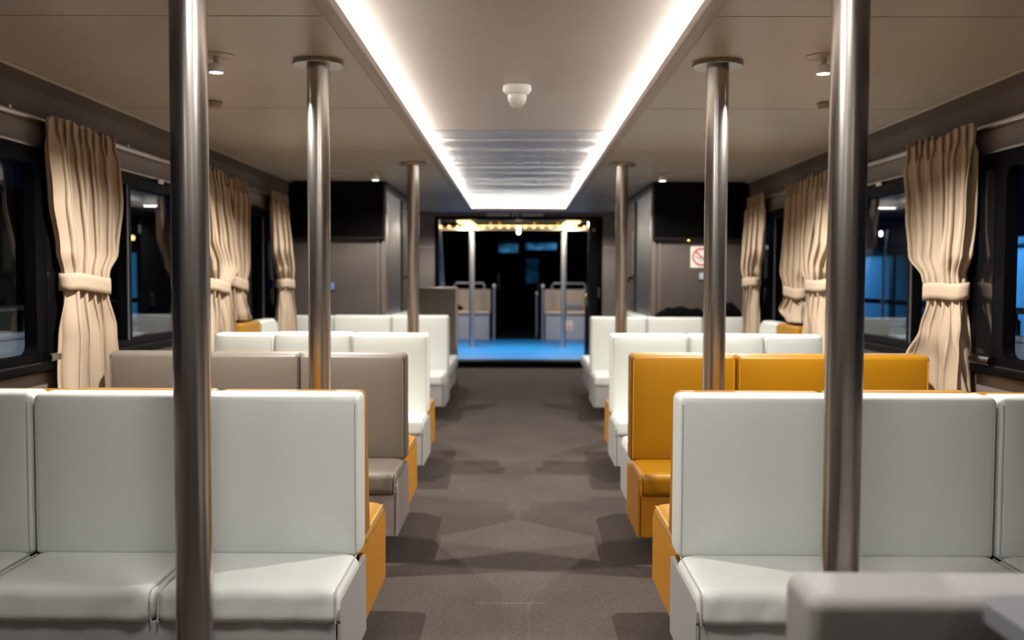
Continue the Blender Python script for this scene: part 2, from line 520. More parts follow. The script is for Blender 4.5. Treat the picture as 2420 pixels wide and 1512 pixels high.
# window walls: lower band, upper band, valance, black pillars between the windows
WINS = [(1.2, 4.78), (5.12, 7.40), (7.66, 9.30)]      # y ranges
ZW0, ZW1 = .865, 1.94
for s, side in ((-1, 'left'), (1, 'right')):
    def bx(bm, xa, xb, *r):
        box(bm, min(s * xa, s * xb), max(s * xa, s * xb), *r)
    b = BM()
    bx(b, XW, XW + .08, Y0, 9.6, FZ, ZW0 + .02)
    bx(b, XW, XW + .08, Y0, 9.6, ZW1 - .02, 2.075)
    bx(b, XW, XW + .08, Y0, WINS[0][0] + .02, ZW0, ZW1)
    struct('wall_' + side, b, 'wall', label='taupe laminate side wall on the %s below and above the windows' % side, cat='wall')
    b = BM()
    prism(b, [(s * 2.285, ZC), (s * 2.315, 2.075), (s * 2.40, 2.075), (s * 2.40, ZC)], Y0, 9.6, 'y') if False else None
    vs = [(s * 2.275, ZC), (s * 2.325, 2.072), (s * 2.38, 2.072), (s * 2.38, ZC)]  # tilted to face down, so the band falls darker
    A = [b.verts.new((x, Y0, z)) for x, z in vs]; B_ = [b.verts.new((x, 9.6, z)) for x, z in vs]
    b.faces.new(A); b.faces.new(B_[::-1])
    for i in range(4):
        b.faces.new((A[i], A[(i + 1) % 4], B_[(i + 1) % 4], B_[i]))
    struct('trim_3' if s < 0 else 'trim_4', b, 'wall_up', label='taupe valance darkened for shade under the ceiling along the %s wall' % side, cat='trim')
    b = BM()
    tube(b, [(s * 2.272, Y0, ZC - .008), (s * 2.272, 9.6, ZC - .008)], .011, 8)
    struct('trim_5' if s < 0 else 'trim_6', b, 'ceil', smooth=True, label='rounded tan edge where the ceiling meets the %s wall' % side, cat='trim')
    b = BM()
    for y0, y1 in ((4.76, 5.14), (7.38, 7.68), (9.28, 9.6)):
        bx(b, XW + .004, XW + .08, y0, y1, ZW0 + .02, ZW1 - .02)
    struct('trim_7' if s < 0 else 'trim_8', b, 'black_gloss', label='black glossy pillars between the windows of the %s wall' % side, cat='trim')
    # windows
    for wi, (y0, y1) in enumerate(WINS):
        nwin = wi + 1 + (3 if s > 0 else 0)
        where = ['nearest window, with rounded pane corners, in the %s wall', 'middle sliding window between two curtains in the %s wall', 'farthest sliding window before the television on the %s wall'][wi] % side
        b = BM()
        outer = rrect(y0, y1, ZW0, ZW1, .06 if wi == 0 else .03)
        if wi == 0:
            panes = [(y0 + .12, 2.75, .955, 1.85, .05), (2.87, 4.475, .955, 1.85, .05)]
            slot = (4.575, 4.725, .955, 1.85, .02)
        else:
            mid = y0 + .43 if wi == 1 else y0 + .82
            panes = [(y0 + .08, mid - .035, .955, 1.855, .012), (mid + .035, y1 - .08, .955, 1.855, .012)]
            slot = None
        # half-depth raised frame
        frame_with_hole(b, outer, [rrect(*p) for p in panes], s * (XW - .028), s * (XW + .032), 'x')
        fr = struct('window_%d' % nwin, b, 'black_metal', label='black framed ' + where, cat='window')
        for p in panes:
            g = BM(); box(g, min(s * (XW + .02), s * (XW + .026)), max(s * (XW + .02), s * (XW + .026)), p[0] - .02, p[1] + .02, p[2] - .02, p[3] + .02)
            obj('pane', g, 'glass', fr, smooth=False)
        if slot:
            g = BM(); prism(g, rrect(*slot), s * (XW - .030), s * (XW - .026), 'x')
            obj('side_panel', g, 'black_gloss', fr, smooth=False)
        # bright aluminium edge over the frame
        g = BM(); box(g, min(s * (XW - .036), s * (XW + .0)), max(s * (XW - .036), s * XW), y0 + .03, y1 - .03, ZW1 - .012, ZW1)
        obj('top_edge', g, mat('window_top_edge', (.30, .28, .27), .3, 1.0), fr, smooth=False)
        g = BM(); pad(g, min(s * (XW - .055), s * (XW - .02)), max(s * (XW - .055), s * (XW - .02)), y0 + .03, y1 - .03, ZW0 + .005, ZW0 + .055, .012, (1, 1, 1))
        obj('sill', g, 'black_metal', fr)
        if wi == 0:
            g = BM()
            tube(g, [(s * (XW - .045), 4.53, .935), (s * (XW - .045), 4.72, .935)], .026, 16)
            lt = obj('latch', g, mat('dark_chrome', (.25, .26, .30), .18, 1.0), fr)
            lt['label'] = 'shiny dark metal latch'
        else:
            g = BM()
            box(g, min(s * (XW - .034), s * (XW + .03)), max(s * (XW - .034), s * (XW + .03)), mid - .034, mid - .020, .955, 1.855)
            obj('mullion', g, mat('grey_mullion', (.05, .05, .052), .4), fr, smooth=False)
            g = BM()
            pad(g, min(s * (XW - .052), s * (XW - .03)), max(s * (XW - .052), s * (XW - .03)), mid + .42, mid + .50, ZW1 - .035, ZW1 - .005, .006, (1, 1, 1))
            lc = obj('clip', g, 'alu', fr)

# cross walls: television walls, corridor lockers, end wall
XC = 1.34
for s, side in ((-1, 'left'), (1, 'right')):
    def bx(bm, xa, xb, *r):
        box(bm, min(s * xa, s * xb), max(s * xa, s * xb), *r)
    b = BM()
    bx(b, XC + .03, 2.40, 9.6, 9.66, FZ, ZC)
    struct('wall_television_' + side, b, 'wall_tv', label='taupe cross wall behind the %s television' % side, cat='wall')
    b = BM()
    bx(b, XC + .004, XC + .05, 9.66, 12.6, FZ, 2.2)
    bx(b, XC + .05, 1.75, 12.55, 12.6, FZ, ZC)
    struct('wall_corridor_' + side, b, 'wall', label='taupe corridor wall behind the %s metal panel' % side, cat='wall')
    b = BM(); bx(b, XC - .012, XC + .06, 9.58, 12.6, 2.195, ZC)
    struct('trim_9' if s < 0 else 'trim_10', b, mat('dark_beam', (.05, .042, .038), .5), label='dark beam over the %s corridor panel' % side, cat='trim')
    b = BM(); bx(b, XC - .004, XC + .03, 9.57, 9.64, FZ, 2.2)
    bx(b, XC + .065, XC + .085, 9.585, 9.605, FZ, 2.2)
    struct('trim_11' if s < 0 else 'trim_12', b, mat('brown_corner_post', (.11, .087, .073), .45), label='brown corner post beside the %s television' % side, cat='trim')
    # brushed metal facing
    p = thing('metal_panel', 'tall brushed metal panel on the corridor side of the %s television' % side, 'panel', (s * XC, 9.6, 0))
    g = BM(); pad(g, min(0, -s * .014), max(0, -s * .014), .04, 1.12, .02, 2.19, .004, (1, 1, 1))
    obj('sheet', g, 'steel_sheet', p)
    g = BM(); pad(g, min(0, -s * .02), max(0, -s * .02), .0, .045, .02, 2.19, .006, (1, 1, 1))
    obj('edge_strip', g, 'steel', p)
    # corridor door
    dn = 'door_2' if s < 0 else 'door_3'
    b = BM(); bx(b, XC - .008, XC + .01, 10.9, 11.9, .02, 2.12)
    d = struct(dn, b, mat('grey_brown_door', (.17, .15, .145), .5), label='narrow corridor door past the %s metal panel' % side, cat='door')
    for y0, y1, z0, z1 in ((10.80, 10.86, .02, 2.18), (11.90, 11.96, .02, 2.18), (10.86, 11.90, 2.12, 2.18)):
        g = BM(); bx(g, XC - .03, XC, y0, y1, z0, z1)
        obj('door_frame', g, mat('dark_door_frame', (.06, .055, .05), .4), d, smooth=False)
    g = BM()
    hy = 11.0
    tube(g, [(s * (XC - .008), hy, 1.32), (s * (XC - .06), hy, 1.32), (s * (XC - .06), hy + .10, 1.28)], .013, 8)
    obj('door_handle', g, 'tvbody', d)
    if s > 0:
        g = BM(); bx(g, XC - .012, XC - .008, 11.02, 11.2, 1.37, 1.86)
        k = obj('notice', g, 'sign_white', d, smooth=False); k['label'] = 'blank pale notice'
        g = BM(); tube(g, [(XC - .016, 11.0, 1.02), (XC - .004, 11.0, 1.02)], .045, 16)
        obj('lock', g, 'tvbody', d)
# rear side walls
for s, side in ((-1, 'left'), (1, 'right')):
    b = BM(); box(b, min(s * 1.72, s * 1.78), max(s * 1.72, s * 1.78), 12.6, Y1, FZ, ZC)
    struct('wall_rear_' + side, b, 'wall', label='taupe rear side wall on the %s' % side, cat='wall')
    b = BM(); box(b, min(s * 1.25, s * 1.75), max(s * 1.25, s * 1.75), 14.2, 14.3, FZ, ZC)
    struct('wall_end_' + side, b, 'wall', label='taupe end wall panel %s of the wide rear opening' % side, cat='wall')
    for k, z in enumerate((1.76,)):
        b = BM(); box(b, min(s * 1.26, s * 1.72), max(s * 1.26, s * 1.72), 14.19, 14.2, z, z + .018)
        struct('trim_13' if s < 0 else 'trim_14', b, 'tan_plastic', label='pale horizontal joint in the %s end wall' % side, cat='trim')
b = BM(); box(b, -1.25, 1.25, 14.2, 14.3, 2.228, ZC)
struct('trim_15', b, 'wall', label='taupe beam over the rear opening', cat='trim')
b = BM(); box(b, -2.45, 2.45, Y0 - .1, Y0, FZ, ZC)
struct('wall_back', b, 'wall', label='taupe wall behind the viewer')
# rear opening frame
b = BM()
box(b, -1.25, -1.185, 14.21, 14.33, FZ, 2.226); box(b, 1.18, 1.25, 14.21, 14.33, FZ, 2.226)
box(b, -1.185, 1.18, 14.21, 14.33, 2.185, 2.226); box(b, -1.185, 1.18, 14.22, 14.6, FZ, .062)
d1 = struct('door_1', b, 'black_metal', label='wide black framed opening to the blue floored deck', cat='door')
g = BM(); box(g, 1.04, 1.18, 14.26, 14.31, .062, 2.185)
obj('door_leaf', g, 'black_gloss', d1, smooth=False)
g = BM(); tube(g, [(1.195, 14.21, 1.03), (1.195, 14.17, 1.03), (1.195, 14.17, 1.17), (1.195, 14.21, 1.17)], .012, 8)
obj('door_handle', g, 'steel', d1)
g = BM(); tube(g, [(1.12, 14.262, 2.03), (1.12, 14.25, 2.03)], .02, 12)
obj('lock', g, 'white_plastic', d1)

# ------------------------------------------------------------------ curtain rails
for s, side in ((-1, 'left'), (1, 'right')):
    t = thing('curtain_rail', 'slim metal curtain rail along the %s wall' % side, 'curtain rail', (s * 2.283, 0, 2.065))
    g = BM(); tube(g, [(0, Y0, 0), (0, 9.5, 0)], .016, 12)
    obj('rod', g, 'alu', t)
    for y in (1.5, 4.3, 5.6, 7.0, 8.3):
        g = BM(); pad(g, min(0, s * .07), max(0, s * .07), y - .012, y + .012, -.012, .03, .004, (1, 1, 1))
        obj('bracket', g, 'alu', t)

# ------------------------------------------------------------------ benches
def fnoise(x, y, z):
    return noise.noise(Vector((x, y, z)))

def bench(label, loc, rz, W, seats, backs, col, vf=.51, bt=.14, bb=None, cols=None, fine=False, zt=.94, end=(False, True), group=None, round_end=0, base=None):
    """upholstered bench; local x along its length (aisle end at x=W), local y from the rear plane to the front"""
    bb = bb or bt
    t = thing('bench', label, 'bench', loc, rz, group)
    side = base or col + '_side'
    g = BM(); pad(g, .006 if end[0] else 0, W - (.006 if end[1] else 0), .01, vf - .026, .10, .30, .004, (1, 1, 1))
    obj('base', g, side, t)
    g = BM(); box(g, .12, W - .2, .14, vf - .16, FZ, .105)
    obj('plinth', g, 'plinth', t, smooth=False)
    # cheek that closes the aisle end up to the cushion's piping
    ea, eb = (0, .014) if end[0] else (W - .014, W)
    g = BM()
    prism(g, [(.012, .102), (vf - .026, .102), (vf - .026, .298), (vf - .020, .308), (vf - .018, .340), (vf - .034, .364), (.012, .366)], ea, eb, 'x')
    obj('end_panel', g, side, t, smooth=False)
    se = [0] + seats + [W]
    for i in range(len(se) - 1):
        x0, x1 = se[i] + .0015, se[i + 1] - .0015
        if end[0] and i == 0: x0 = .002
        if end[1] and i == len(se) - 2: x1 = W - .002
        c = cols[i] if cols else col
        seed = random.random() * 50
        def fn(x, y, z, x0=x0, x1=x1, seed=seed):
            u = (x - x0) / (x1 - x0)
            e = max(0, min(1, min(x - x0, x1 - x) / .05))
            top = max(0, min(1, (z - .33) / .07))
            z2 = z + top * (.008 * e - .004)
            front = max(0, min(1, (y - (vf - .10)) / .10))
            # soft wrinkles gathered on the front face and the seams
            am = (.0075 if fine else .004) * front
            wv = fnoise(x * 16 + z * 10, z * 5, seed) + .5 * fnoise(x * 40 + z * 18, z * 9, seed + 3)
            near = math.exp(-min(x - x0, x1 - x) / .06)
            y2 = y + am * wv * (.7 + 1.2 * near) * max(0, min(1, (.40 - z) / .04 + .1))
            y2 -= .006 * front * (1 - e)
            z2 += front * top * .004 * fnoise(x * 9, y * 9, seed + 8)
            return x, y2, z2
        nx = 44 if fine else 16
        g = BM(); pad(g, x0, x1, bt - .02, vf, .297, .405, .032, (nx, 8 if fine else 4, 5 if fine else 3), fn)
        so = obj('seat_cushion', g, c, t, angle=60)
        if cols:
            so['label'] = c + ' seat cushion'
        # piping along both side seams
        for xx in (x0 + .010, x1 - .010):
            pts = [(xx, bt, .4025), (xx, vf - .06, .4025)]
            for k in range(0, 7):
                a = R(90 - 15 * k)
                pts.append((xx, vf - .032 + .031 * math.cos(a), .373 + .0295 * math.sin(a)))
            pts.append((xx, vf - .002, .305))
            pts = [(x, fn(x, y, z)[1], fn(x, y, z)[2]) for x, y, z in pts]
            g = BM(); tube(g, pts, .0028, 6)
            obj('piping', g, 'pipe_' + c, so)
    be = [0] + backs + [W]
    for i in range(len(be) - 1):
        x0, x1 = be[i] + .0015, be[i + 1] - .0015
        c = (cols[min(i, len(cols) - 1)] if cols else col)
        zt_i = zt + random.uniform(-.004, .004)
        def fn(x, y, z, x0=x0, x1=x1):
            k = (z - .4) / (zt - .4)
            th = bb + (bt - bb) * max(0, min(1, k))
            f = y / bt
            ex = max(0, min(1, min(x - x0, x1 - x) / .12)); ez = max(0, min(1, min(z - .40, zt - z) / .12))
            puff = .007 * (1 - (1 - ex) ** 2) * (1 - (1 - ez) ** 2)
            return x, f * th + (puff if f > .5 else 0), z
        if round_end and i == (0 if round_end < 0 else len(be) - 2):
            # a panel with one large rounded upper corner
            g = BM()
            r = (0, 0, .10, .02) if round_end > 0 else (0, 0, .02, .10)
            prism(g, rrect(x0, x1, .40, zt_i, r, 8), .0, bt, 'y')
            vv = g.verts[:]
            bmesh.ops.recalc_face_normals(g, faces=g.faces[:])
            bmesh.ops.bevel(g, geom=[e for e in g.edges if abs(e.verts[0].co.y - e.verts[1].co.y) < 1e-6], offset=.018, segments=3, affect='EDGES')
            bo = obj('backrest', g, c, t, angle=50)
        else:
            g = BM(); pad(g, x0, x1, .0, bt, .392, zt_i, .024, (10, 2, 10), fn)
            bo = obj('backrest', g, c, t, angle=60)
        if cols:
            bo['label'] = c + ' backrest'
        for xx in (x0 + .013, x1 - .013):
            pts = [(xx, fn(xx, bt, z)[1] - .001, z) for z in [.41 + (zt - .03 - .41) * k / 8 for k in range(9)]]
            g = BM(); tube(g, pts, .0026, 6)
            obj('piping', g, 'pipe_' + c, bo)
    return t

XO = 2.08
def pair(s, ys, xin_f, xin_b, col_f, col_b, lab_f, lab_b, fine=False, cuts_f=(.55, 1.09), bcuts_f=(1.09,), cuts_b=(.52, 1.04)):
    """a camera-facing bench and the bench behind it, back to back"""
    Wf = XO - xin_f; Wb = XO - xin_b
    if s < 0:     # left: aisle end at -xin
        # facing the camera: local +y -> -y, local +x -> -x, so x=0 is the aisle end
        t = bench(lab_f, (-xin_f, ys, 0), PI, Wf, [c for c in cuts_f], [c for c in bcuts_f], col_f, fine=fine, end=(True, False))
        # facing away: local +x -> +x, x=W is the aisle end
        t2 = bench(lab_b, (-XO, ys, 0), 0, Wb, sorted(Wb - c for c in cuts_b), sorted(Wb - c for c in cuts_b), col_b, vf=.605, bt=.13, bb=.22, zt=.930)
    else:
        t = bench(lab_f, (XO, ys, 0), PI, Wf, sorted(Wf - c for c in cuts_f), sorted(Wf - c for c in bcuts_f), col_f, fine=fine)
        t2 = bench(lab_b, (xin_b, ys, 0), 0, Wb, [c for c in cuts_b], [c for c in cuts_b], col_b, vf=.605, bt=.13, bb=.22, zt=.930, end=(True, False))
    return t, t2

pair(-1, 3.27, .525, .540, 'white', 'orange',
     'large pale grey vinyl bench facing the viewer in the left foreground',
     'orange bench back to back behind the left foreground pale bench', True, (.55, 1.09), (1.09,))
pair(1, 3.27, .530, .552, 'white', 'orange',
     'large pale grey vinyl bench facing the viewer in the right foreground',
     'orange bench back to back behind the right foreground pale bench', True, (.535, 1.06), (1.056,))
pair(-1, 4.935, .568, .588, 'taupe', 'orange',
     'taupe brown bench facing the viewer, second row on the left',
     'orange bench back to back behind the taupe brown bench', False, (.54, 1.06), (.54, 1.03))
pair(1, 4.935, .568, .600, 'orange', 'white',
     'orange bench facing the viewer, second row on the right',
     'pale bench back to back behind the viewer-facing orange bench', False, (.535, 1.04), (.535, 1.04))
pair(-1, 6.63, .612, .632, 'white', 'orange',
     'bright white bench facing the viewer, third row on the left',
     'orange bench back to back behind the third row white bench on the left', False, (.53, 1.06), (.53, 1.06))
pair(1, 6.63, .632, .660, 'white', 'orange',
     'bright white bench facing the viewer, third row on the right',
     'orange bench back to back behind the third row white bench on the right', False, (.53, 1.05), (.53, 1.05))
# fourth row in front of the television walls
bench('pale bench standing below the left television', (-.69, 9.565, 0), PI, 1.56, [.52, 1.05], [.57, 1.15], 'white', vf=.64)
bench('pale bench standing below the right television', (2.26, 9.565, 0), PI, 1.545, [.51, 1.03], [.43, .985], 'white', vf=.64)
# longitudinal benches along the corridor panels
bench('pale bench along the left metal panel, behind the bench below the television', (-1.31, 11.25, 0), -PI / 2, 1.64, [.55, 1.1], [.55, 1.1], 'white', vf=.60)
bench('pale bench along the right metal panel, behind the bench below the television', (1.31, 9.61, 0), PI / 2, 1.64, [.55, 1.1], [.55, 1.1], 'white', vf=.57)
# small wall benches under the third windows
bench('short orange and white bench under the farthest left window', (-2.26, 8.50, 0), -PI / 2, 1.14, [.57], [.57], 'white', vf=.50, bt=.11, cols=['white', 'orange'], zt=.955, round_end=-1)
bench('short orange and white bench under the farthest right window', (2.26, 7.36, 0), PI / 2, 1.14, [.57], [.57], 'white', vf=.50, bt=.11, cols=['orange', 'white'], zt=.955, round_end=1)
# blurred near bench at the lower right: faces away from the viewer
bench('grey bench back with rounded edge, nearest the viewer in the lower right corner', (.43, 1.38, 0), 0, 1.60, [.55, 1.09], [1.6 - .01], 'grey', vf=.60, bt=.145, fine=True, zt=.862)

# ------------------------------------------------------------------ dark table at the lower right
t = thing('table', 'dark grey table with rounded corner in the bottom right corner', 'table', (.66, 1.36, 0))
g = BM(); prism(g, rrect(0, .95, -.62, 0, .035), .845, .873, 'z')
bmesh.ops.recalc_face_normals(g, faces=g.faces[:])
obj('table_top', g, 'dark_table', t)
g = BM(); tube(g, [(.42, -.32, FZ + .02), (.42, -.32, .845)], .045, 20)
obj('pedestal', g, 'black_metal', t)
g = BM(); lathe(g, [(.24, FZ), (.24, FZ + .012), (.06, FZ + .03), (0.045, FZ + .04)], 32, .42, -.32)
obj('foot', g, 'black_metal', t)

# ------------------------------------------------------------------ poles
def pole(x, y, label):
    t = thing('pole', label, 'pole', (x, y, 0), 0, 'steel poles along the aisle')
    g = BM()
    n = 48
    lathe(g, [(.05, FZ + 0.01)] + [(.05, .01 + (ZC - .02) * k / 6) for k in range(1, 7)], n)
    obj('shaft', g, 'steel', t)
    g = BM(); lathe(g, [(.062, ZC - .020), (.110, ZC - .020), (.1125, ZC - .017), (.1125, ZC - .010), (.104, ZC - .007), (.104, ZC)], 48)
    obj('ceiling_flange', g, 'steel', t)
    g = BM(); lathe(g, [(.105, FZ), (.105, FZ + .008), (.10, FZ + .011), (.05, FZ + .011)], 48)
    obj('floor_flange', g, 'steel', t)
pole(-.890, 2.585, 'nearest thick steel pole in front of the left foreground bench')
pole(.880, 2.57, 'nearest thick steel pole in front of the right foreground bench')
pole(-.892, 4.265, 'steel pole rising behind the left foreground bench')
pole(.880, 4.275, 'steel pole rising before the orange second row bench')
pole(-.888, 8.02, 'farthest and thinnest steel pole on the left side')
pole(.868, 8.04, 'farthest and thinnest steel pole on the right side')

# ------------------------------------------------------------------ curtains
def curtain(s, keys, label, seed, nf=8, tie=1.29, bulge=0.0):
    """keys: (z, y_near, y_far, fold depth) from the heading down"""
    rnd = random.Random(seed)
    t = thing('curtain', label, 'curtain', (s * 2.215, 0, 0))
    zs = [k[0] for k in keys]
    def at(z):
        for a, c in zip(keys, keys[1:]):
            if c[0] <= z <= a[0]:
                f = (a[0] - z) / (a[0] - c[0])
                f = f * f * (3 - 2 * f)
                return [a[i] + (c[i] - a[i]) * f for i in (1, 2, 3)]
        return list(keys[-1][1:]) if z < keys[-1][0] else list(keys[0][1:])
    bm = BM()
    NU, NV = 190, 72
    grid = []
    for j in range(NV + 1):
        row = []
        v = j / NV
        for i in range(NU + 1):
            u = i / NU
            ztop = zs[0] + .012 * math.sin(u * 61 + seed) + .008 * fnoise(u * 12, seed, 0)
            zbot = zs[-1] + .020 * fnoise(u * 5, seed, 4)
            z = ztop + (zbot - ztop) * v
            ya, yb, am = at(z)
            head = max(0, min(1, (z - (zs[0] - .13)) / .06))
            low = max(0, min(1, (tie - z) / .25))
            # pleats wander; fewer and broader lower down
            warp = u + .035 * fnoise(u * 4 + seed, z * .9, seed) + .02 * fnoise(u * 9, z * 2.2, seed + 5)
            ph = 2 * PI * nf * warp
            ph2 = 2 * PI * (nf * .45) * (warp + .1 * fnoise(u * 3, z * 1.3, seed + 9))
            w1 = math.sin(ph)
            w2 = math.sin(ph2 + seed)
            wave = (1 - .55 * low) * w1 + (.35 + .75 * low) * w2
            pinch = math.sin(ph * 2.0 + .6 * math.sin(ph))
            x = am * ((1 - head) * wave + head * (.55 * w1 + .40 * pinch))
            y = ya + (yb - ya) * u + (yb - ya) / nf * .22 * math.sin(2 * ph) * (1 - .4 * low)
            # swell of cloth above and below the tie
            x -= bulge * math.exp(-((z - tie - .16) / .12) ** 2) + .6 * bulge * math.exp(-((z - tie + .2) / .13) ** 2)
            row.append(bm.verts.new((s * x, y, z)))
        grid.append(row)
    for j in range(NV):
        for i in range(NU):
            bm.faces.new((grid[j][i], grid[j][i + 1], grid[j + 1][i + 1], grid[j + 1][i]))
    o = obj('cloth', bm, 'curtain', t, angle=180)
    md = o.modifiers.new('thickness', 'SOLIDIFY'); md.thickness = .004; md.offset = 0
    # tieback band
    ya, yb, am = at(tie)
    yc, hy, hx = (ya + yb) / 2, (yb - ya) / 2 + .012, am * 1.15 + .016
    bm = BM()
    N = 44
    hh = .042
    tl = rnd.uniform(-.03, .03)
    rings = []
    for k in range(N):
        a = 2 * PI * k / N
        cx, cy = math.cos(a), math.sin(a)
        px = s * hx * math.copysign(abs(cx) ** .7, cx); py = yc + hy * math.copysign(abs(cy) ** .8, cy)
        dz = tl * cy + .004 * math.sin(3 * a + seed)
        rings.append([bm.verts.new((px * f, yc + (py - yc) * f, tie + dz + h)) for h, f in ((-hh, 1), (-hh * .4, 1.015), (hh * .4, 1.015), (hh, 1))])
    for k in range(N):
        r0, r1 = rings[k], rings[(k + 1) % N]
        for q in range(3):
            bm.faces.new((r0[q], r1[q], r1[q + 1], r0[q + 1]))
    o = obj('tieback', bm, 'curtain', t, angle=60)
    md = o.modifiers.new('thickness', 'SOLIDIFY'); md.thickness = .006; md.offset = 1
    # hook that holds the band to the wall
    bm = BM(); tube(bm, [(s * .075, yb + .01, tie + .03), (s * .03, yb + .03, tie + .03), (s * .0, yb + .012, tie + .02)], .005, 8)
    obj('hook', bm, 'alu', t)
    return t

curtain(-1, [(2.078, 4.50, 5.22, .030), (1.95, 4.50, 5.22, .034), (1.70, 4.535, 5.24, .040), (1.45, 4.60, 5.20, .042), (1.34, 4.645, 5.10, .036), (1.25, 4.65, 5.07, .034), (1.05, 4.61, 5.14, .042), (.69, 4.57, 5.20, .048)],
        'beige curtain tied at the middle beside the nearest left window', 3, 9, 1.285)
curtain(1, [(2.078, 4.685, 5.46, .030), (1.95, 4.685, 5.44, .034), (1.70, 4.69, 5.36, .042), (1.45, 4.70, 5.28, .048), (1.34, 4.765, 5.16, .038), (1.22, 4.77, 5.14, .034), (1.05, 4.73, 5.22, .042), (.90, 4.70, 5.33, .046), (.69, 4.67, 5.30, .048)],
        'beige curtain tied at the middle beside the nearest right window', 11, 9, 1.262, .012)
curtain(-1, [(2.10, 6.46, 7.20, .030), (1.90, 6.47, 7.22, .036), (1.6, 6.5, 7.30, .045), (1.40, 6.66, 7.32, .045), (1.27, 6.78, 7.16, .036), (1.15, 6.76, 7.18, .036), (.70, 6.62, 7.33, .050)],
        'beige curtain tied at the far end of the middle left window', 21, 8, 1.25, .012)
curtain(1, [(2.10, 6.48, 7.33, .030), (1.90, 6.48, 7.34, .036), (1.6, 6.52, 7.36, .045), (1.40, 6.72, 7.30, .045), (1.27, 6.82, 7.25, .036), (1.15, 6.80, 7.28, .036), (.70, 6.62, 7.33, .050)],
        'beige curtain tied at the far end of the middle right window', 25, 8, 1.27, .012)
curtain(-1, [(2.09, 7.34, 7.76, .028), (1.90, 7.34, 7.77, .034), (1.6, 7.30, 7.74, .040), (1.40, 7.36, 7.70, .040), (1.27, 7.39, 7.65, .034), (1.15, 7.40, 7.66, .036), (1.03, 7.41, 7.72, .045), (.975, 7.42, 7.80, .045)],
        'shorter beige curtain bunched above the orange backrest on the left', 31, 6, 1.255, .006)
curtain(1, [(2.09, 7.42, 7.90, .028), (1.90, 7.42, 7.91, .034), (1.6, 7.42, 7.92, .040), (1.40, 7.40, 7.90, .042), (1.27, 7.46, 7.84, .036), (1.17, 7.46, 7.82, .040), (1.07, 7.40, 7.95, .050), (.975, 7.36, 7.72, .045)],
        'shorter beige curtain bunched above the orange backrest on the right', 37, 6, 1.215, .012)
curtain(-1, [(2.09, 8.55, 9.10, .028), (1.90, 8.56, 9.14, .034), (1.6, 8.60, 9.22, .040), (1.40, 8.74, 9.26, .040), (1.29, 8.83, 9.26, .034), (1.20, 8.82, 9.26, .034), (.76, 8.70, 9.36, .045)],
        'beige curtain hanging next to the left television', 41, 6, 1.255, .006)
curtain(1, [(2.09, 8.70, 9.22, .028), (1.90, 8.68, 9.24, .034), (1.6, 8.70, 9.30, .042), (1.40, 8.80, 9.32, .042), (1.29, 8.86, 9.28, .034), (1.20, 8.86, 9.28, .036), (.76, 8.78, 9.36, .045)],
        'beige curtain hanging next to the right television', 47, 6, 1.285, .010)

# ------------------------------------------------------------------ cove light strips
t = thing('cove_light', 'continuous white light strip hidden around the ceiling recess', 'light', (0, 0, ZC))
for s in (-1, 1):
    g = BM(); box(g, min(s * .745, s * .775), max(s * .745, s * .775), RY0, RY1 + .05, .030, .042)
    obj('strip', g, 'led', t, smooth=False)
g = BM(); box(g, -.70, .70, RY1 + .105, RY1 + .135, .030, .042)
obj('strip', g, 'led', t, smooth=False)
g = BM(); box(g, -.70, .70, RY0 - .135, RY0 - .105, .030, .042)
obj('strip', g, 'led', t, smooth=False)

# ------------------------------------------------------------------ downlights
def downlight(x, y, label, spot=True, power=SPOT_POWER):
    t = thing('downlight', label, 'light', (x, y, ZC), 0, 'small ceiling downlights')
    g = BM(); lathe(g, [(.0, -.006), (.075, -.006), (.080, -.003), (.080, 0)], 32)
    obj('plate', g, 'tan_plastic', t)
    g = BM(); lathe(g, [(.012, -.006), (.012, -.035), (.030, -.036), (.033, -.040), (.033, -.072), (.030, -.074), (.026, -.070)], 24)
    obj('can', g, 'white_plastic', t)
    g = BM(); lathe(g, [(.0, -.0745), (.028, -.0745), (.028, -.0725), (0, -.0725)], 24)
    obj('lens', g, 'lens', t, smooth=False)
    L = bpy.data.lights.new('downlight_beam', 'SPOT')
    L.energy = power; L.color = SPOT_COL; L.spot_size = R(150); L.spot_blend = .5; L.shadow_soft_size = .010
    lo = bpy.data.objects.new('downlight_beam', L); C.objects.link(lo); lo.parent = t; lo.location = (0, 0, -.080)
